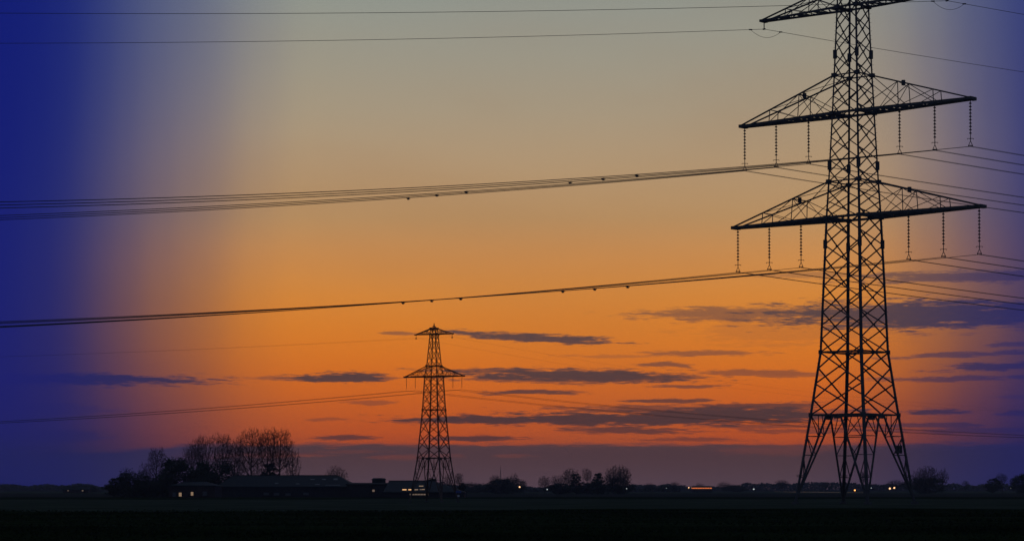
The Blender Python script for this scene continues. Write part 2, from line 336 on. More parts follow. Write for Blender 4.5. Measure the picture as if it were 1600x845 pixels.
def pylon(name, loc, rz, prof, levels, arms, apex, kneez, T, TB, m, ins, label, group, foot_lv, sign=False):
    """prof: [(z, half width)], levels: panel joints upwards, arms: (z, ztop, half length, [insulator u])"""
    root = empty(name, loc, rz); tag(root, label, 'pylon', group)
    def hw(z):
        for (z0, w0), (z1, w1) in zip(prof, prof[1:]):
            if z <= z1: return w0+(w1-w0)*(z-z0)/(z1-z0)
        return prof[-1][1]
    SGN = ((-1, -1), (1, -1), (1, 1), (-1, 1))
    def cor(i, z): w = hw(z); return Vector((SGN[i % 4][0]*w, SGN[i % 4][1]*w, z))
    zs = [p[0] for p in prof]
    # corner posts, each with its own foot truss
    for i in range(4):
        lg = MB()
        for z0, z1 in zip(zs, zs[1:]):
            t = T*(1 if z0 < zs[2] else .92 if z0 < zs[3] else .72 if z0 < zs[4] else .6)
            if z1 > z0: lg.angle(cor(i, z0), cor(i, z1), t, t*.34)
            lg.bar(cor(i, z1)-Vector((0, 0, T*.8)), cor(i, z1)+Vector((0, 0, T*.8)), t*1.2)
        # climbing pegs
        z = 3.5*T/.3; q = 0
        while z < zs[-1]:
            c = cor(i, z); s = SGN[i]; q += 1
            if i in (0, 2): lg.bar(c, c+(Vector((s[0]*T*.95, 0, 0)) if q % 2 else Vector((0, s[1]*T*.95, 0))), T*.1)
            z += T*1.7
        lo = lg.build('leg', m, root)
        ft = MB(); c0 = cor(i, 0); kt = T*.62
        for j in (1, -1):
            top = (cor(i, kneez)*(.56)+cor(i+j, kneez)*(.44)); foot = c0+Vector((0, 0, .35*T/.3))
            ft.bar(foot, top, kt)
            prev = None
            for q, fz in enumerate(foot_lv):
                zz = kneez*fz; a = cor(i, zz); bb = foot+(top-foot)*((zz-foot.z)/(top.z-foot.z))
                ft.bar(a, bb, TB*.62)
                nz = kneez*(foot_lv[q+1] if q+1 < len(foot_lv) else 1.0)
                a2 = cor(i, nz); b2 = foot+(top-foot)*((nz-foot.z)/(top.z-foot.z))
                ft.bar(bb, a2, TB*.62)
                if q == len(foot_lv)-1: ft.bar(bb, (a2*.5+top*.5), TB*.55)
                if prev: ft.bar(a, prev, TB*.5)
                prev = bb
        # tie between the two struts of the foot
        for fz in foot_lv:
            zz = kneez*fz; pr = []
            for j in (1, -1):
                top = (cor(i, kneez)*(.56)+cor(i+j, kneez)*(.44)); foot = c0+Vector((0, 0, .35*T/.3)); pr.append(foot+(top-foot)*((zz-foot.z)/(top.z-foot.z)))
            ft.bar(pr[0], pr[1], TB*.5)
        ft.build('foot_bracing', m, lo)
        ac = MB()                       # spiked anti-climb frame low on each leg
        zz = kneez*.30; c = cor(i, zz); s = SGN[i]
        for dz in (0, .12, .24):
            for a in range(6):
                an = a*math.pi/3; ac.bar(c+Vector((0, 0, dz)), c+Vector((math.cos(an), math.sin(an), .25))*T*1.5+Vector((0, 0, dz)), T*.12)
        ac.build('climbing_guard', m, lo)
        cf = MB(); cf.lathe((c0.x, c0.y, 0), [(T*1.5, -.3), (T*1.5, .1), (T*1.3, .3*T/.3), (0, .3*T/.3)], 14)
        cf.build('footing', CONC, lo)
    # lattice of the four faces
    for i in range(4):
        fb = MB(); a_, b_ = i, i+1
        lv = list(levels)
        if i % 2:                                   # neighbouring faces are staggered by half a panel
            lv = [levels[0]]+[(p+q)/2 for p, q in zip(levels, levels[1:])]+[levels[-1]]
        for p, q in zip(lv, lv[1:]):
            half = i % 2 and (p == lv[0] or q == lv[-1])
            t = TB*(1 if p < zs[2] else .88 if p < zs[3] else .75)
            off = Vector((0, 0, 0))
            if half:
                mid = (cor(a_, p)+cor(b_, p))/2 if p == lv[0] else (cor(a_, q)+cor(b_, q))/2
                e0, e1 = (cor(a_, q), cor(b_, q)) if p == lv[0] else (cor(a_, p), cor(b_, p))
                fb.bar(mid, e0, t); fb.bar(mid, e1, t)
            else:
                fb.bar(cor(a_, p), cor(b_, q), t); fb.bar(cor(b_, p)*.995, cor(a_, q)*.995, t)
                cc = (cor(a_, p)+cor(b_, p)+cor(a_, q)+cor(b_, q))/4
                n_ = (cor(b_, p)-cor(a_, p)).normalized(); fb.bar(cc-n_*t, cc+n_*t, t*1.5)
        for zb in (kneez, zs[2]):
            fb.bar(cor(a_, zb), cor(b_, zb), TB*1.25)
        md = (cor(a_, kneez)+cor(b_, kneez))/2; n_ = (cor(b_, 1)-cor(a_, 1)).normalized()
        fb.bar(md-n_*T*1.4-Vector((0, 0, T*.9)), md+n_*T*1.4-Vector((0, 0, T*.9)), .06, T*1.5)
        # secondary ties below the knee, seen through the open legs
        fb.build('lattice_face', m, root)
    for zb in (kneez, zs[2]):
        dg = MB()
        for i in range(4):
            m0 = (cor(i, zb)+cor(i+1, zb))/2; m1 = (cor(i+1, zb)+cor(i+2, zb))/2; dg.bar(m0, m1, TB*.7)
        dg.bar(cor(0, zb), cor(2, zb), TB*.6); dg.bar(cor(1, zb)-Vector((0, 0, .1)), cor(3, zb)-Vector((0, 0, .1)), TB*.6)
        dg.build('plan_bracing', m, root)
    for an, (z, zt, L, us) in enumerate(arms):
        c = MB(); w = hw(z); wt = hw(zt); tw = .032*L
        ch = T*1.15 if us else T*.9
        for s in (-1, 1):
            tip = Vector((s*L, 0, z))
            for sv in (-1, 1):
                A = Vector((s*w, sv*w, z)); B = Vector((s*L, sv*tw, z)); c.bar(A, B, ch*.5, ch, w2=ch*.42)
                Tt = Vector((s*wt, sv*wt, zt)); Bt = Vector((s*(L-.1), sv*tw, z+ch*.3)); c.bar(Tt, Bt, T*.52)
                fr = (.315, .63); top = lambda f, sv=sv: Bt+(Tt-Bt)*f; bot = lambda f, sv=sv: B+(A-B)*f
                for f in fr: c.bar(top(f), bot(f), TB*.55)
                c.bar(bot(.315), top(.63), TB*.52); c.bar(top(.63), bot(1), TB*.52); c.bar(bot(.63), top(1), TB*.52)
                c.bar(top(.315), bot(.63), TB*.45); c.bar(top(.63), bot(.80), TB*.4)
            T0 = [Vector((s*(L-.1), sv*tw, z+ch*.3)) for sv in (-1, 1)]; T1 = [Vector((s*wt, sv*wt, zt)) for sv in (-1, 1)]
            for f in (.315, .63): c.bar(T0[0]+(T1[0]-T0[0])*f, T0[1]+(T1[1]-T0[1])*f, TB*.5)
            c.bar(T0[0]+(T1[0]-T0[0])*.315, T0[1]+(T1[1]-T0[1])*.63, TB*.42); c.bar(T0[0]+(T1[0]-T0[0])*.63, T1[1], TB*.42)
            nb = 15 if us else 9
            B0 = [Vector((s*L, sv*tw, z)) for sv in (-1, 1)]; B1 = [Vector((s*w, sv*w, z)) for sv in (-1, 1)]
            for q in range(nb):
                f0, f1 = q/nb, (q+1)/nb; k = q % 2
                c.bar(B0[k]+(B1[k]-B0[k])*f0, B0[1-k]+(B1[1-k]-B0[1-k])*f1, TB*.6, ch*.7)
                c.bar(B0[0]+(B1[0]-B0[0])*f1, B0[1]+(B1[1]-B0[1])*f1, TB*.6)
            c.box((s*L, 0, z), (.5*T/.3, tw*2+T, ch*1.1))
        for i in range(4):
            c.bar(cor(i, z), cor(i+1, z), ch*.8); c.bar(cor(i, zt), cor(i+1, zt), TB)
            for zz in (z, zt): p_ = cor(i, zz); c.box(p_, (T*1.7, T*1.7, T*1.5))
        co = c.build('crossarm', m, root)
        if T > .25 and us:
            for s in (-1, 1):
                lm = MB(); p_ = Vector((s*(L-(L-wt)*.63), 0, z+(zt-z)*.63)); lm.box(p_, (.4, .4, .75)); lm.bar(p_-Vector((0, wt*.7, 0)), p_+Vector((0, wt*.7, 0)), .1)
                lm.build('marker_lamp', m, co)
        first = None
        for u in us:
            if first is None:
                sb = MB(); make_string(sb, *ins); first = sb.build('insulator_string', GLASS, co); o = first
            else: o = first.copy(); C.objects.link(o); o.parent = co
            o.location = (u, 0, z-ch*.5); o.rotation_euler = (0, 0, -rz)
        if not us:
            for s in (-1, 1):
                q = MB(); q.bar((s*(L-.1), 0, z-ch*.5), (s*(L-.1), 0, z-.95*T/.3), .09*T/.3); q.box((s*(L-.1), 0, z-1.0*T/.3), (.35*T/.3, .2, .16)); q.build('wire_clamp', m, co)
    pk = MB(); zt = zs[-1]
    for i in range(4): pk.bar(cor(i, zt), (0, 0, apex), TB*.9)
    pk.bar((0, 0, apex-.2*T/.3), (0, 0, apex+.5*T/.3), TB*1.2)
    pk.build('peak', m, root)
    if sign: sign(root, cor)
    return root

Y1 = 343.0; TH1 = R(-41.6); X1 = xa(1336, Y1, 785)
zq = lambda py: za(py, Y1, 1338)
Z_L, Z_LT, Z_M, Z_MT, Z_T, Z_TT = zq(340), zq(284), zq(177), zq(118), zq(11.5), zq(-25)
K1, K2 = zq(648), zq(550)
K_=K
def lvls(*seg):
    out = []
    for a, b_, n in seg: out += [a+(b_-a)*i/n for i in range(n)]
    return out+[seg[-1][1]]
prof1 = [(0, 6.1), (K1, 4.50), (K2, 3.46), (Z_L, 2.80), (Z_LT, 2.55), (Z_M, 2.15), (Z_MT, 1.95), (Z_T, 1.62), (Z_TT, 1.5)]
lv1 = lvls((K1, K2, 2), (K2, Z_L, 5), (Z_L, Z_LT, 2), (Z_LT, Z_M, 3), (Z_M, Z_MT, 2), (Z_MT, Z_T, 3), (Z_T, Z_TT, 1))
def signfn(root, cor):
    s = MB(); c = cor(2, 7.8); s.box(c+Vector((-.55, -.75, 0)), (1.1, .12, 1.15)); s.box(c+Vector((-.55, -.75, 0)), (.12, 1.1, 1.15)); s.build('equipment_box', STEEL, root)
    for z in (Z_LT+2.3, Z_MT+3.0, Z_LT-9.0):
        for i in range(4):                 # dark plates bolted on the posts
            g_ = MB(); g_.box(cor(i, z), (.42, .42, 1.25)); g_.build('splice_plate', STEEL, root)
U_L = (-20.5, -14.8, -9.15, 9.15, 14.8, 20.5); U_M = (-19.2, -13.5, -7.75, 7.75, 13.5, 19.2)
LEN1 = 6.4
pylon('lattice_pylon', (X1, Y1, 0), TH1, prof1, lv1,
      [(Z_L, Z_LT, 20.9, U_L), (Z_M, Z_MT, 19.45, U_M), (Z_T, Z_TT, 15.7, ())], Z_TT+4, K1, .36, .17, STEEL,
      (LEN1, .21, .46, .055), 'huge steel lattice pylon with three crossarms standing nearest at the right', None, (.30, .55, .76), signfn)

Y2 = 396.0; TH2 = R(-25.6); X2 = xa(678, Y2, 785)
z2 = lambda py: za(py, Y2, 678)
k1, k2 = z2(715), z2(640)
prof2 = [(0, 2.97), (k1, 2.03), (k2, 1.42), (z2(588), 1.16), (z2(571.5), .92), (z2(523), .53), (z2(514), .42)]
lv2 = lvls((k1, k2, 3), (k2, z2(588), 3), (z2(588), z2(571.5), 1), (z2(571.5), z2(523), 3), (z2(523), z2(514), 1))
U_2 = (-5.15, -3.5, 3.5, 5.15); LEN2 = 2.15
pylon('lattice_pylon', (X2, Y2, 0), TH2, prof2, lv2, [(z2(588), z2(571.5), 5.45, U_2), (z2(522), z2(513), 3.45, ())],
      z2(508), k1, .19, .10, STEEL2, (LEN2, .06, .13, .03, False), 'small reddish lattice pylon with two crossarms in front of the farm', None, (.25, .5, .75))

# ------------------------------------------------------------------ wires
def span(p, ang, L, S, t0, t1, n):
    out = []
    for i in range(n+1):
        t = t0+(t1-t0)*i/n; out.append(Vector((p.x+math.cos(ang)*t, p.y+math.sin(ang)*t, p.z-4*S*(t/L)*(1-t/L))))
    return out
def at_dist(p, ang, L, S, t): return span(p, ang, L, S, t, t, 1)[0]
def wire(p, aL, SL, LL, aR, SR, LR, r, label, group, name='power_line', bundle=0, spacers=(), jump=False):
    b = MB(); line = list(reversed(span(p, aL, LL, SL, 0, LL, 60)))[:-1]+span(p, aR, LR, SR, 0, LR, 60)
    nrm = Vector((-math.sin(aR), math.cos(aR), 0))
    for s in ((-1, 1) if bundle else (0,)):
        b.tube([q+nrm*(s*bundle/2) for q in line], r, 5)
    if jump:
        a, e = at_dist(p, aL, LL, SL, 2.1), at_dist(p, aR, LR, SR, 2.6)
        pts = [a.lerp(e, i/12)-Vector((0, 0, 1.0*4*(i/12)*(1-i/12))) for i in range(13)]; b.tube(pts, r*.8, 5)
        for q in (a, e): b.box(q, (.5, .12, .16))
    root = tag(b.build(name, WIRE), label, 'power line', group)
    for t in spacers:
        q = at_dist(p, aL, LL, SL, t); s = MB()
        s.bar(q-nrm*.3, q+nrm*.3, .1); s.box(q-Vector((0, 0, .2)), (.34, .14, .18)); s.bar(q-Vector((.3, 0, .1)), q+Vector((.3, 0, -.1)), .07)
        s.build('spacer', WIRE, root)
    return root
def on1(u, z): return Vector((X1+u*math.cos(TH1), Y1+u*math.sin(TH1), z))
def on2(u, z): return Vector((X2+u*math.cos(TH2), Y2+u*math.sin(TH2), z))
posn = ['outermost left', 'middle left', 'inner left', 'inner right', 'middle right', 'outermost right']
for nm, us, z in (('lower', U_L, Z_L), ('middle', U_M, Z_M)):
    for u, w in zip(us, posn):
        aL, SL = (192, 14) if nm == 'lower' else (190.5, 13.6) if u < 0 else (200, 16.4)
        wire(on1(u, z-.22-LEN1), R(aL), SL, 480, R(21), 11.7, 480, .03,
             f'dark cable under the {w} insulator of the {nm} crossarm of the big pylon', 'power lines on the big pylon', bundle=.4,
             spacers=((50.5, 145) if u < 0 else (50, 137)))
for s, w in ((-1, 'left'), (1, 'right')):
    wire(on1(s*15.6, Z_T-1.2), R(192), 9, 480, R(14), 14.5, 480, .035, f'single thin earth wire clamped to the {w} tip of the top crossarm', 'earth wires on the big pylon', 'earth_wire', jump=True)
for u, w in zip(U_2, ('outer left', 'inner left', 'inner right', 'outer right')):
    wire(on2(u, z2(588)-.1-LEN2), R(167), 6.3, 300, R(17), 7.5, 300, .022, f'faint thin cable from the {w} insulator of the small pylon', 'power lines on the small pylon')
for s, w in ((-1, 'left'), (1, 'right')):
    wire(on2(s*3.4, z2(522)-.5), R(176), 4.0, 300, R(32), 10, 300, .008, f'hair-thin earth wire from the {w} top arm of the small pylon', 'earth wires on the small pylon', 'earth_wire')

# ------------------------------------------------------------------ trees
def bare_mesh(seed, H, Wd, lo=.35, kind='round', natt=650, tw=.03):
    """space colonisation: branches grow towards points scattered in the crown; returns trunk and crown builders"""
    rs = np.random.RandomState(seed); tk = MB(); cb = MB()
    # crown envelope: a few overlapping upright lobes
    lobes = []
    nl = {'round': 5, 'tall': 5, 'low': 6}[kind]
    for k in range(nl):
        a = k*6.283/nl+rs.rand(); rr = Wd*(rs.uniform(.22, .34) if kind == 'tall' else .22)*(k > 0)
        hz_ = H*(lo+(1-lo)*(.52+.1*rs.randn()*.8)); sz = H*(1-lo)*(.50 if kind != 'low' else .46)
        hz_ = min(hz_, H-sz); lobes.append((np.array([math.cos(a)*rr, math.sin(a)*rr, hz_]), np.array([Wd*.25, Wd*.25, sz])*rs.uniform(.75, 1.15) if kind == 'tall' else np.array([Wd*.30, Wd*.30, sz])*rs.uniform(.85, 1.1)))
    pts = []
    while len(pts) < natt:
        c, r_ = lobes[rs.randint(nl)]; v = rs.randn(3); v /= np.linalg.norm(v); v *= rs.rand()**.40
        p = c+v*r_
        if p[2] < H*1.0 and math.hypot(p[0], p[1]) < Wd*.53: pts.append(p)
    A = np.array(pts); st = H*.026
    nodes = [np.array([0., 0., -.2])]; par = [-1]; z = -.2; x = y = 0
    while z < H*lo*.9:
        z += st; x += rs.randn()*st*.06; y += rs.randn()*st*.06; nodes.append(np.array([x, y, z])); par.append(len(nodes)-2)
    nt_ = len(nodes); alive = np.ones(len(A), bool); di, dk = H*.42, H*.036
    for it in range(75):
        if not alive.any(): break
        Nn = np.array(nodes); Al = A[alive]
        d = np.linalg.norm(Al[:, None]-Nn[None], axis=2); j = d.argmin(1); m_ = d[np.arange(len(Al)), j]
        grow = {}
        for q in range(len(Al)):
            if m_[q] < di: grow.setdefault(j[q], []).append((Al[q]-Nn[j[q]])/max(m_[q], 1e-6))
        if not grow: break
        for k, vs_ in grow.items():
            v = np.sum(vs_, 0)+rs.randn(3)*.18+np.array([0, 0, .12]); v /= max(np.linalg.norm(v), 1e-6); nodes.append(Nn[k]+v*st); par.append(k)
        ai = np.where(alive)[0]; alive[ai[m_ < dk]] = False
        if len(nodes) > 3200: break
    n = len(nodes); kids_ = [[] for _ in range(n)]
    for i in range(1, n): kids_[par[i]].append(i)
    rad = [0]*n
    for i in range(n-1, -1, -1):
        rad[i] = (sum(rad[c]**2.25 for c in kids_[i]) if kids_[i] else tw**2.25)**(1/2.25)
    rmax = H*.017; rad = [min(r_, rmax) for r_ in rad]
    # draw chains
    def chain(i):
        out = [i]
        while kids_[out[-1]]:
            out.append(max(kids_[out[-1]], key=lambda c: rad[c]))
        return out
    todo = [0]
    while todo:
        i = todo.pop(); ch_ = chain(i)
        for c in ch_[:-1]:
            big = max(kids_[c], key=lambda q: rad[q]); todo += [q for q in kids_[c] if q != big]
        line = ([par[i]] if par[i] >= 0 else [])+ch_
        if len(line) > 1:
            b_ = tk if rad[ch_[0]] > rmax*.42 else cb
            b_.tube([nodes[q] for q in line], 0, 5 if rad[ch_[0]] > .1 else 3, rads=[min(rad[q], rad[ch_[0]]) for q in line])
    # fine end twigs
    for i in range(nt_, n):
        if rad[i] < tw*1.9:
            for _ in range(3 if rs.rand() < .6 else 2):
                p = nodes[i]; d = p-nodes[par[i]]; d /= max(np.linalg.norm(d), 1e-6); v = d+rs.randn(3)*.65+np.array([0, 0, .25]); v /= np.linalg.norm(v)
                l = H*rs.uniform(.025, .06); q = p+v*l*.5+rs.randn(3)*l*.06; e = p+v*l+np.array([0, 0, l*.15])
                cb.tube([p, q, e], 0, 3, rads=[tw*.7, tw*.55, tw*.35])
    return tk, cb
def dense_mesh(seed, H, Wd, n=7500, low=.03, ls=.34):
    r = random.Random(seed); tk = MB(); c = MB()
    tk.tube([(0, 0, -.2), (.1, 0, H*.3), (0, .1, H*.75)], 0, 6, rads=[H*.028, H*.02, H*.008])
    for k in range(9):
        a = k*2.4; z = H*(.15+.06*k); tk.tube([(0, 0, z), (math.cos(a)*Wd*.25, math.sin(a)*Wd*.25, z+H*.12)], 0, 4, rads=[H*.01, H*.004])
    cl = []
    for k in range(46):
        a = r.random()*6.283; zz = low+(.96-low)*r.random()**.85; rad = Wd/2*math.sqrt(max(0, 1-((zz-.42)/.58)**2))*r.uniform(.35, .95)
        cl.append((Vector((math.cos(a)*rad, math.sin(a)*rad, zz*H*.93)), Wd*r.uniform(.09, .19)))
    for k in range(n):
        if r.random() < .80:
            ce, s = r.choice(cl); v = Vector((r.gauss(0, 1), r.gauss(0, 1), r.gauss(0, 1))).normalized()*(s*r.random()**.4); p = ce+Vector((v.x, v.y, v.z*.85))
        else:
            v = Vector((r.gauss(0, 1), r.gauss(0, 1), r.gauss(0, 1))).normalized()*r.random()**.45
            p = Vector((v.x*Wd*.38, v.y*Wd*.38, H*(.45+v.z*.42)))
        if p.z < .05: p.z = .05+r.random()*.5
        a = Vector((r.gauss(0, 1), r.gauss(0, 1), r.gauss(0, 1))).normalized(); b2 = a.orthogonal().normalized(); s = ls*r.uniform(.6, 1.3); q = a.cross(b2)
        c.poly([p-b2*s*.5-q*s*.3, p+b2*s*.5-q*s*.2, p+q*s*.55])
    return tk, c
PROTO = {}
def proto(kind):
    if kind not in PROTO:
        k, v = kind[0], int(kind[1:])
        if k == 'p': tk, c = bare_mesh(100+v, 16, [9, 10.5, 8][v % 3], .40, 'tall', 1000, .030)      # tall upright bare
        elif k == 'r': tk, c = bare_mesh(600+v, 16, 12, .36, 'round', 1050, .029)      # wide vase-shaped crown on a clear trunk
        elif k == 'o': tk, c = bare_mesh(200+v, 12, [12, 13][v % 2], .22, 'low', 650, .032)        # spreading bare
        elif k == 's': tk, c = bare_mesh(300+v, 9, 6.5, .06, 'round', 600, .022)                       # bare from the ground
        elif k == 'd': tk, c = dense_mesh(400+v, 10, [8, 10, 6.5][v % 3])
        elif k == 'c': tk, c = dense_mesh(500+v, 10, 4.5, 3600)
        PROTO[kind] = [tk, c, {'p': (16, [9, 10.5, 8][v % 3]), 'r': (16, 12), 'o': (12, [12, 13][v % 2]), 's': (9, 6.5), 'd': (10, [8, 10, 6.5][v % 3]), 'c': (10, 4.5)}[k], None]
    return PROTO[kind]
def tree(kind, px, top, wpx, Y, name, label, cat='tree', group=None, rot=None):
    tk, c, (H, Wd), first = proto(kind)
    Y *= K; h = za(top, Y, px)*1.02; w = wpx*(1.45 if kind[0] in 'dc' else 1.05)*Y/F; x = xa(px, Y)
    root = empty(name, (x, Y, 0), 0, (w/Wd, w/Wd, h/H)); tag(root, label, cat, group)
    if first is None:
        a = tk.build('trunk', BARK, root); b_ = c.build('crown', LEAF if kind[0] in 'dc' else TWIG, root); proto(kind)[3] = (a, b_)
    else:
        for s in first: o = s.copy(); C.objects.link(o); o.parent = root
    rz = rot if rot is not None else ((px*37+top*101) % 628)/100.0
    for ch in kids(root): ch.rotation_euler = (0, 0, rz)
    return root
gA = 'bare trees in a row behind the long barn'
TREES = [
 ('p0', 243, 699, 30, 455, 'bare_tree', 'thin bare tree between two dark evergreens left of the farm', None),
 ('s0', 228, 722, 26, 470, 'bare_tree', 'low straggly bare tree just left of the thin one beside the farm', None),
 ('p1', 297, 690, 34, 480, 'bare_tree', 'leftmost bare tree of the row behind the long barn', gA),
 ('r1', 318, 680, 42, 475, 'bare_tree', 'second bare tree of the row counted from its left end', gA),
 ('r0', 347, 679, 42, 480, 'bare_tree', 'third bare tree of the row, above the barn roof left end', gA),
 ('p1', 366, 684, 30, 488, 'bare_tree', 'shorter bare tree in the gap left of the tallest tree', gA),
 ('r1', 392, 669, 50, 478, 'bare_tree', 'tallest round topped bare tree behind the long barn', gA),
 ('p0', 417, 671, 34, 482, 'bare_tree', 'narrow dark bare tree second from the right of the row', gA),
 ('r0', 437, 671, 50, 478, 'bare_tree', 'rightmost tall bare tree of the row with forked limbs', gA),
 ('s0', 456, 700, 30, 500, 'bare_shrub', 'low bare shrub at the right end of the tree row', None),
 ('s1', 402, 715, 36, 505, 'bare_shrub', 'bushy bare undergrowth beneath the tallest tree', None),
 ('s0', 372, 718, 34, 500, 'bare_shrub', 'bushy bare undergrowth left of the tallest tree', None),
 ('d1', 344, 716, 46, 470, 'evergreen_bush', 'broad dark bush under the bare trees, left end of the barn roof', None),
 ('d2', 316, 719, 34, 468, 'evergreen_bush', 'dark bush between the big evergreen and the barn', None),
 ('c0', 422, 719, 26, 490, 'evergreen_bush', 'narrow dark bush behind the barn roof among bare trunks', None),
 ('d1', 255, 737, 34, 448, 'evergreen_bush', 'dark bush at the left foot of the large evergreen', None),
 ('d2', 301, 739, 30, 452, 'evergreen_bush', 'dark bush at the right foot of the large evergreen', None),
 ('d0', 329, 737, 28, 462, 'evergreen_bush', 'dark bush touching the left end of the barn roof', None),
 ('d1', 226, 750, 36, 462, 'evergreen_bush', 'lowest dark bush between the two round evergreens at the far house', None),
 ('d0', 273, 714, 46, 450, 'evergreen_tree', 'large dense dark evergreen above the lit farmhouse windows', None),
 ('d1', 209, 732, 46, 452, 'evergreen_tree', 'round dense dark tree leftmost of the farm', None),
 ('d2', 184, 744, 32, 458, 'evergreen_bush', 'low dark bush at the foot of the leftmost round tree', None),
 ('o0', 526, 728, 38, 520, 'bare_tree', 'small round bare tree behind the right end of the barn roof', None),
 ('d2', 676, 746, 26, 452, 'evergreen_bush', 'dark rounded bush behind the low barn at the small pylon', None),
 ('s1', 699, 740, 20, 520, 'bare_shrub', 'faint bare shrub seen through the right leg of the small pylon', None),
 ('p2', 718, 738, 16, 560, 'bare_tree', 'slim bare tree just right of the small pylon', None),
 ('c0', 722, 752, 12, 500, 'evergreen_bush', 'short dark column bush below the slim bare tree', None),
 ('d1', 746, 753, 46, 900, 'evergreen_bush', 'low rounded grove right of the small pylon', None),
 ('o1', 774, 741, 20, 800, 'bare_tree', 'bare tree at the left edge of the clump with the mast', None),
 ('d0', 784, 747, 34, 780, 'evergreen_bush', 'dark bush at the foot of the radio mast', None),
 ('d1', 800, 745, 30, 790, 'evergreen_bush', 'dark bush right of the radio mast', None),
 ('o0', 803, 739, 16, 800, 'bare_tree', 'thin bare tree poking above the bush right of the mast', None),
 ('o1', 818, 749, 12, 800, 'bare_tree', 'small bare tree beside the orange lamp', None),
 ('o1', 851, 743, 22, 700, 'bare_tree', 'leftmost small bare tree of the middle grove', None),
 ('o0', 873, 742, 26, 720, 'bare_tree', 'second small bare tree of the middle grove', None),
 ('o1', 890, 731, 30, 700, 'bare_tree', 'airy bare tree left of the first dark evergreen in the grove', None),
 ('c0', 901, 737, 15, 680, 'evergreen_tree', 'left one of two dark evergreens in the middle grove', None),
 ('d2', 876, 754, 34, 690, 'evergreen_bush', 'low dark hedge bush under the left of the middle grove', None),
 ('p2', 917, 731, 17, 700, 'bare_tree', 'bare tree standing between the two dark evergreens', None),
 ('c0', 934, 736, 18, 680, 'evergreen_tree', 'right one of two dark evergreens in the middle grove', None),
 ('o0', 958, 727, 40, 690, 'bare_tree', 'big spreading bare tree at the right of the middle grove', None),
 ('o1', 974, 728, 30, 700, 'bare_tree', 'rightmost bare tree of the middle grove', None),
 ('d1', 965, 742, 36, 710, 'evergreen_bush', 'dark undergrowth behind the big spreading bare tree', None),
 ('d2', 925, 753, 50, 705, 'evergreen_bush', 'low dark hedge bush below the two evergreens', None),
 ('o0', 1015, 754, 18, 900, 'bare_tree', 'tiny bare tree right of the middle grove', None),
 ('o1', 1054, 752, 18, 900, 'bare_tree', 'tiny round bare tree left of the orange greenhouse', None),
 ('o0', 1094, 754, 15, 1100, 'bare_tree', 'tiny bare tree behind the orange lit greenhouse', None),
 ('o0', 1131, 752, 24, 1200, 'bare_tree', 'flat bare tree on the horizon right of the greenhouse', None),
 ('d1', 1148, 756, 30, 1200, 'evergreen_bush', 'low dark copse between greenhouse and near pylon', None),
 ('o1', 1222, 749, 26, 1200, 'bare_tree', 'flat spreading bare tree just left of the near pylon', None),
 ('o0', 1290, 753, 16, 1300, 'bare_tree', 'tiny tree seen inside the left leg of the near pylon', None),
 ('p2', 1349, 736, 12, 1000, 'poplar_tree', 'slim tree seen between the middle legs of the near pylon', None),
 ('o1', 1400, 749, 34, 1000, 'bare_tree', 'low wide bare tree above the pair of orange lamps', None),
 ('o0', 1437, 731, 26, 800, 'bare_tree', 'left bare tree of the grove right of the near pylon', None),
 ('o1', 1452, 727, 34, 790, 'bare_tree', 'tallest bare tree of the grove right of the near pylon', None),
 ('o0', 1472, 732, 22, 800, 'bare_tree', 'rightmost bare tree of the grove right of the near pylon', None),
 ('d0', 1446, 745, 48, 820, 'evergreen_bush', 'dark undergrowth of the grove right of the near pylon', None),
 ('o1', 1509, 750, 14, 1100, 'bare_tree', 'tiny bare tree alone on the right horizon', None),
 ('d2', 1552, 746, 20, 900, 'evergreen_bush', 'dark bush left of the narrow tree at the right edge', None),
 ('p1', 1566, 739, 20, 900, 'bare_tree', 'narrow bare tree near the right edge of the photo', None),
 ('d0', 1598, 740, 26, 850, 'evergreen_tree', 'dark round tree cut by the right edge of the photo', None),
 ('d1', 130, 757, 50, 1100, 'evergreen_bush', 'low distant copse at the far left', None),
]
for k, px, top, w, Y, nm, lab, gp in TREES:
    tree(k, px, top, w, Y, nm, lab, 'bush' if 'bush' in nm or 'shrub' in nm else 'tree', gp)

# distant wood line: reads as one mass
def treeline(name, Y, a0, a1, hf, n, seed, label, dens=1.6):
    Y *= K; dens *= K; hf0 = hf; hf = lambda p: hf0(p)*K-(K-1)*CAM_H
    r = random.Random(seed); b = MB()
    for i in range(n):
        px = r.uniform(a0, a1); x = (px-800)/F*Y; h = hf(px)
        z = h*r.random()**.8; s = dens*r.uniform(.6, 1.3); y = Y+r.uniform(-20, 20)
        v = Vector((r.gauss(0, 1), r.gauss(0, .5), r.gauss(0, 1))).normalized(); q = v.orthogonal().normalized(); v3 = v.cross(q)
        p = Vector((x, y, max(0, z))); b.poly([p-q*s*.6-v3*s*.4, p+q*s*.6-v3*s*.4, p+v3*s*.7])
    return tag(b.build(name, HEDGE), label, 'woodland', kind='stuff')
nz = lambda x, s: math.sin(x*s)+.6*math.sin(x*s*2.3+1.7)+.4*math.sin(x*s*5.1+.4)+.25*math.sin(x*s*11.3)
treeline('distant_woodland', 1900, -150, 1750, lambda p: 4.4+.8*nz(p, .021)+.5*nz(p, .11)+(1.6 if 1160 < p < 1500 else 0), 42000, 5, 'long low line of far woods and hedges along the whole horizon', 1.5)
treeline('hedgerow', 1150, 640, 1060, lambda p: 2.4+.5*nz(p, .05)+.3*nz(p, .2), 9000, 6, 'low dark hedgerow behind the middle grove and mast', .9)

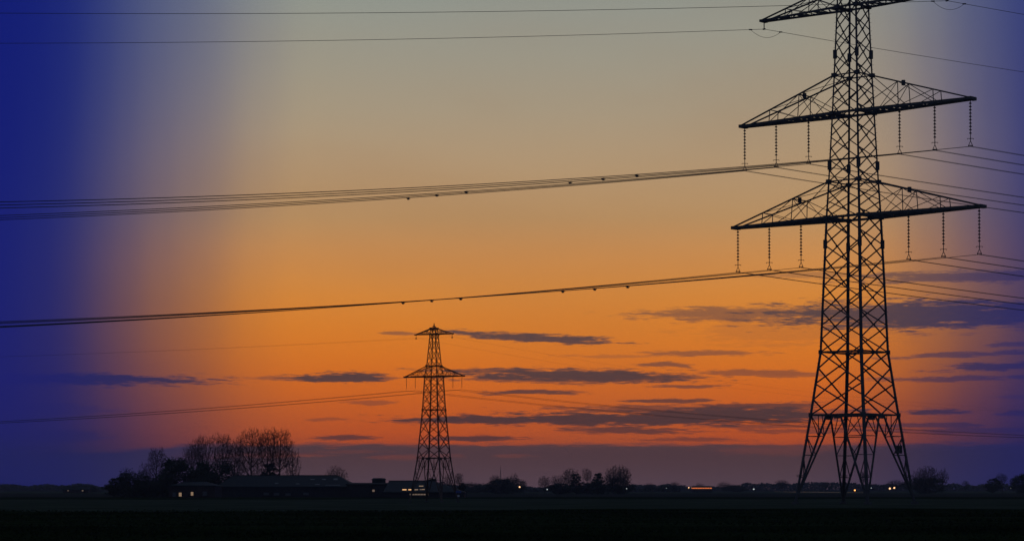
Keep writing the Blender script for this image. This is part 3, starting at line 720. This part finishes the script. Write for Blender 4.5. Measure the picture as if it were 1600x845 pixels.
# ------------------------------------------------------------------ farms and lights
def hip_house(name, x0, x1, yc, dep, eave, ridge, hl, hr, wall_m, roof_m, label, cat='building'):
    """gable or hipped building, x0..x1 along X, hl/hr = how far the ridge ends are set in"""
    dep *= 1; root = empty(name, ((x0+x1)/2, yc, 0)); tag(root, label, cat); hx = (x1-x0)/2; hy = dep/2
    w = MB(); w.box((0, 0, eave/2), (hx*2-.5, dep-.5, eave)); wo = w.build('wall', wall_m, root)
    r = MB(); o = .0
    e = [Vector((-hx-o, -hy-o, eave)), Vector((hx+o, -hy-o, eave)), Vector((hx+o, hy+o, eave)), Vector((-hx-o, hy+o, eave))]
    a = Vector((-hx+hl, 0, ridge)); c = Vector((hx-hr, 0, ridge))
    r.poly([e[0], e[1], c, a]); r.poly([e[2], e[3], a, c]); r.poly([e[1], e[2], c]); r.poly([e[3], e[0], a]); r.poly(list(reversed(e)))
    r.bar(a-Vector((.1, 0, 0)), c+Vector((.1, 0, 0)), .3, .22); r.bar(e[0], e[1], .2, .25)
    ro = r.build('roof', roof_m, root)
    return root, wo, ro, hx, hy
def on_roof(ro, root, hx, hy, eave, ridge, x, f, w, h, m, nm='skylight'):
    """panel on the camera-facing slope, f = 0 at the eave, 1 at the ridge"""
    d = Vector((0, hy, ridge-eave)); up = d.normalized(); n = Vector((0, -(ridge-eave), hy)).normalized()
    p = Vector((x-root.location.x, -hy, eave))+d*f+n*.05; b = MB()
    q = [p+Vector((-w/2, 0, 0))-up*h/2, p+Vector((w/2, 0, 0))-up*h/2, p+Vector((w/2, 0, 0))+up*h/2, p+Vector((-w/2, 0, 0))+up*h/2]
    b.poly([v+n*.06 for v in q]); k = len(b.v)
    for i in range(4): b.poly([q[i]-n*.03, q[(i+1) % 4]-n*.03, q[(i+1) % 4]+n*.06, q[i]+n*.06])
    return b.build(nm, m, ro)
def on_wall(wo, root, hy, x, z, w, h, m, nm='window'):
    b = MB(); b.box((x-root.location.x, -hy+.2, z), (w, .12, h)); o = b.build(nm, m, wo)
    f = MB(); lx = x-root.location.x
    for s in (-1, 1): f.box((lx+s*(w/2+.06), -hy+.17, z), (.1, .16, h+.2))
    f.box((lx, -hy+.17, z+h/2+.06), (w+.02, .16, .1)); f.box((lx, -hy+.14, z-h/2-.06), (w+.3, .2, .1)); f.build('frame', BOARD, o)
    return o
YB = 458.0*K; EV = 1.9*K
root, wo, ro, hx, hy = hip_house('barn', xa(336, YB), xa(556, YB), YB+12, 24, EV, za(742.3, YB+12), xa(356, YB)-xa(336, YB), xa(556, YB)-xa(523, YB), BOARD, ROOF,
        'long low farm barn with a wide dark hipped roof below the bare trees')
rg = za(742.3, YB+12)
for px, py, m, w, h in ((487, 749, SKYL, .8, .7), (505, 749, SKYL, .7, .7), (466, 756, SKYL, .7, .6), (497, 757, SKYL, .9, .7), (523, 748.5, SKYL, .8, 1.2), (433, 755, SKYL, .7, .7)):
    z = za(py, YB+6); on_roof(ro, root, hx, hy, EV, rg, xa(px, YB+5), (z-EV)/(rg-EV), w*K, h*K, m)
on_roof(ro, root, hx, hy, EV, rg, xa(520, YB+2), .13, 4.0, .45, SKYL)
for px, py, m in ((416, 771, SKYL), (432, 771.5, SKYL), (478, 771, SKYL), (450, 772, SKYL)): on_wall(wo, root, hy, xa(px, YB), za(py, YB), 1.4, .7, m)
# windows on the lower farmhouse to the left
root, wo, ro, hx, hy = hip_house('farmhouse', xa(262, 440*K), xa(337, 440*K), 440*K+8, 16, 2.1*K, za(752, 440*K+8), 3.6, 3.4, BRICK, ROOF, 'low farmhouse with two small warm lit windows under the large evergreen')
for px, py, w, h in ((281.5, 772, .55, .85), (300, 770.8, .5, .8)): on_wall(wo, root, hy, xa(px, 440*K), za(py, 440*K), w*K*.9, h*K*.8, PALE)
on_wall(wo, root, hy, xa(320, 440*K), za(770.5, 440*K), 1.1, 1.1, SKYL); on_wall(wo, root, hy, xa(272, 440*K), za(772, 440*K), .8, 1.1, SKYL)
ch = MB(); ch.box((-2, 0, za(752, 440*K+8)+.2), (.8, .8, 1.3)); ch.build('chimney', BRICK, ro)
# shed left of the small pylon and the low barn behind it
root, wo, ro, hx, hy = hip_house('shed', xa(540, 450*K), xa(606, 450*K), 450*K+7, 14, 2.4*K, za(754.3, 450*K+7), .9, .3, BOARD, ROOF, 'low shed with a pale edged roof between the two barns')
on_wall(wo, root, hy, xa(583.5, 450*K), za(766, 450*K), .6, .55, DIM)
root, wo, ro, hx, hy = hip_house('barn', xa(598, 436*K), xa(727, 436*K), 436*K+12, 24, .9*K, za(750.7, 436*K+12), 1.0, xa(727, 436*K)-xa(674, 436*K), BOARD, ROOF, 'low barn with bright lit roof lights behind the small pylon')
rg2 = za(750.7, 436*K+12); Y3 = 436*K
for px, py, m, w, h in ((632, 764.8, WARM, .75, .42), (641.3, 764.8, WARM, .72, .42), (650.3, 764.8, PALE, .7, .36), (657.5, 764.6, DIM, .4, .3), (661.5, 764.4, PALE, .5, .3), (658.3, 759.2, PALE, .8, .3)):
    yy = Y3+(3 if py > 762 else 7); z = za(py, yy); on_roof(ro, root, hx, hy, .9*K, rg2, xa(px, yy), (z-.9*K)/(rg2-.9*K), w*K, h*K*1.2, m)
s = MB(); s.box((xa(656.5, Y3)-root.location.x, -hy+.18, za(771.9, Y3)), (3.1*K, .12, .32)); so = s.build('strip_window', DIM, wo)
s = MB()
for i in range(7): s.box((xa(656.5, Y3)-root.location.x-2.22+i*.74, -hy+.12, za(771.9, Y3)), (.1, .1, .5))
s.build('mullion', BOARD, so)
s = MB(); s.box((xa(641.5, Y3)-root.location.x, -hy+.18, za(771.9, Y3)), (.4, .12, .4)); s.build('window', DIM, wo)
# feed silo house: boxy block standing above the roofs
t = empty('silo', (xa(592, 466*K), 466*K, 0), 0, (K, K, 1)); tag(t, 'squat boxy silo block rising above the shed roof', 'silo')
s = MB(); s.box((0, 0, 2.3), (2.5, 2.5, 4.6)); s.build('body', BOARD, t); s = MB()
zt = za(746.5, 466*K); s.lathe((0, 0, 0), [(1.5, 4.6), (1.45, zt-.35), (1.1, zt), (0, zt+.05)], 10); s.build('cap', ROOF, t)

def small_house(px, Y, w, h, label, wins=(), m=BRICK):
    Y *= K
    root, wo, ro, hx, hy = hip_house('farmhouse', xa(px, Y)-w/2, xa(px, Y)+w/2, Y+4, 7, h*.5, h, .3, .3, m, ROOF, label)
    for dx, z, ww, hh, mm in wins: on_wall(wo, root, hy, xa(px, Y)+dx, z, ww, hh, mm)
    return root
small_house(233, 600, 12, 5.0, 'small far house with pale lights left of the farm trees', ((-2.2, 1.0, .7, .5, DIM), (.2, 1.9, .8, .5, DIM), (1.4, 1.1, .8, .5, DIM)))
small_house(118, 900, 14, 3.3, 'tiny far house with two faint lights at the far left', ((-4, 1.2, .6, .5, DIM), (3.6, 1.2, .8, .6, DIM)))
def lamp(px, py, Y, m, r, label, cat='lamp'):
    Y *= K; r *= K*.85
    z = za(py, Y); root = empty('lamp_post', (xa(px, Y), Y, 0)); tag(root, label, cat)
    p = MB(); p.tube([(0, 0, 0), (0, 0, z)], 0, 6, rads=[.1, .06]); p.tube([(0, 0, z), (.25, -.3, z+.2)], .05, 5); p.build('pole', STEEL, root)
    h = MB(); h.lathe((.25, -.3, z), [(0, r*.9), (r*.7, r*.7), (r, 0), (r*.7, -r*.7), (0, -r*.9)], 10); h.build('lamp_head', m, root)
lamp(811, 760.2, 760, WLAMP, .33, 'warm glowing lamp right of the bush by the radio mast')
lamp(853.8, 764, 640, COOL, .2, 'pale lamp under the left end of the middle grove')
lamp(978, 762.8, 660, COOL, .16, 'faint pale lamp under the right end of the middle grove')
lamp(1075.5, 761.3, 1100, WLAMP, .36, 'small warm lamp just left of the orange greenhouse')
lamp(1079.5, 761.3, 1100, PALE, .3, 'dimmer lamp between the warm lamp and the greenhouse')
lamp(1040.5, 762, 1000, COOL, .16, 'very faint lamp between two tiny bare trees')
lamp(1360.5, 761.8, 1000, COOL, .22, 'faint lamp right of the middle legs of the near pylon')
lamp(1177, 763.6, 1000, COOL, .42, 'cool white lamp alone between greenhouse and near pylon')
lamp(1334.8, 765.3, 900, ORNG, .36, 'orange lamp seen between the middle legs of the near pylon')
lamp(1389.5, 762.6, 960, WLAMP, .50, 'left one of the bright orange pair of lamps')
lamp(1396.5, 761.6, 960, WLAMP, .46, 'right one of the bright orange pair of lamps')
lamp(1578.5, 762, 900, COOL, .22, 'faint lamp near the right edge of the photo')
# lit greenhouse
YG = 1050*K; gx = xa(1096.5, YG); t = empty('greenhouse', (gx, YG, 0), 0, (K, K, K*.85)); tag(t, 'long low greenhouse glowing orange on the horizon', 'greenhouse')
s = MB(); s.box((0, 0, .9), (8.6, 6, 1.8)); s.build('base_wall', BOARD, t)
s = MB(); s.box((0, 0, 2.15), (8.4, 5.8, .5)); gl = s.build('glazing', ORNG2, t)
s = MB()
for i in range(9): s.box((-4.2+i*1.05, -2.95, 2.15), (.12, .1, .7))
s.build('glazing_bar', BOARD, gl)
s = MB(); s.poly([(-4.4, -3.1, 2.47), (4.4, -3.1, 2.47), (4.4, 0, 3.3), (-4.4, 0, 3.3)]); s.poly([(4.4, 3.1, 2.47), (-4.4, 3.1, 2.47), (-4.4, 0, 3.3), (4.4, 0, 3.3)]); s.poly([(4.4, -3.1, 2.47), (4.4, 3.1, 2.47), (4.4, 0, 3.3)]); s.poly([(-4.4, 3.1, 2.47), (-4.4, -3.1, 2.47), (-4.4, 0, 3.3)])
s.build('roof', ROOF, t)
# radio mast
YM = 780*K; t = empty('radio_mast', (xa(782, YM), YM, 0)); tag(t, 'thin radio mast rising from the bush in mid distance', 'mast')
zt = za(727, YM); s = MB()
for k in range(3):
    a = k*2.094; s.bar((math.cos(a)*.4, math.sin(a)*.4, 0), (math.cos(a)*.14, math.sin(a)*.14, zt*.85), .1)
for i in range(14):
    z = zt*.06*i; w = .4-.26*z/(zt*.85)
    for k in range(3):
        a, a2 = k*2.094, (k+1)*2.094; s.bar((math.cos(a)*w, math.sin(a)*w, z), (math.cos(a2)*w, math.sin(a2)*w, z+zt*.06), .05)
s.build('lattice', STEEL, t); s = MB(); s.tube([(0, 0, zt*.8), (0, 0, zt)], .06, 5); s.bar((-.5, 0, zt*.9), (.5, 0, zt*.9), .06); s.build('antenna', STEEL, t)
# small marker board in the field at the small pylon
YS = 272*K; t = empty('marker_board', (xa(716.5, YS), YS, 0), 0, (K*.8, K, K*.85)); tag(t, 'small blue and white marker board on a post by the small pylon', 'sign')
s = MB(); s.tube([(0, 0, 0), (0, 0, 1.5)], .04, 6); s.build('post', STEEL, t)
s = MB(); s.box((0, -.06, 1.45), (.75, .05, .32)); s.build('board', BLUE, t); s = MB(); s.box((0, -.06, .92), (.3, .04, .25)); s.build('plate', WHITE, t)

# ------------------------------------------------------------------ haze
hz = MB(); hz.box((0, 2650, 44), (11200, 6100, 90))
me = bpy.data.meshes.new('haze'); me.from_pydata([tuple(v) for v in hz.v], [], hz.f); ho = bpy.data.objects.new('haze', me); C.objects.link(ho)
hm = bpy.data.materials.new('haze_air'); hm.use_nodes = True; t = hm.node_tree; t.nodes.clear()
pv = t.nodes.new('ShaderNodeVolumePrincipled'); pv.inputs['Color'].default_value = (.66, .66, .76, 1); pv.inputs['Density'].default_value = .00014; pv.inputs['Anisotropy'].default_value = 0.0
om = t.nodes.new('ShaderNodeOutputMaterial'); t.links.new(pv.outputs[0], om.inputs['Volume'])
me.materials.append(hm); tag(ho, kind='stuff')
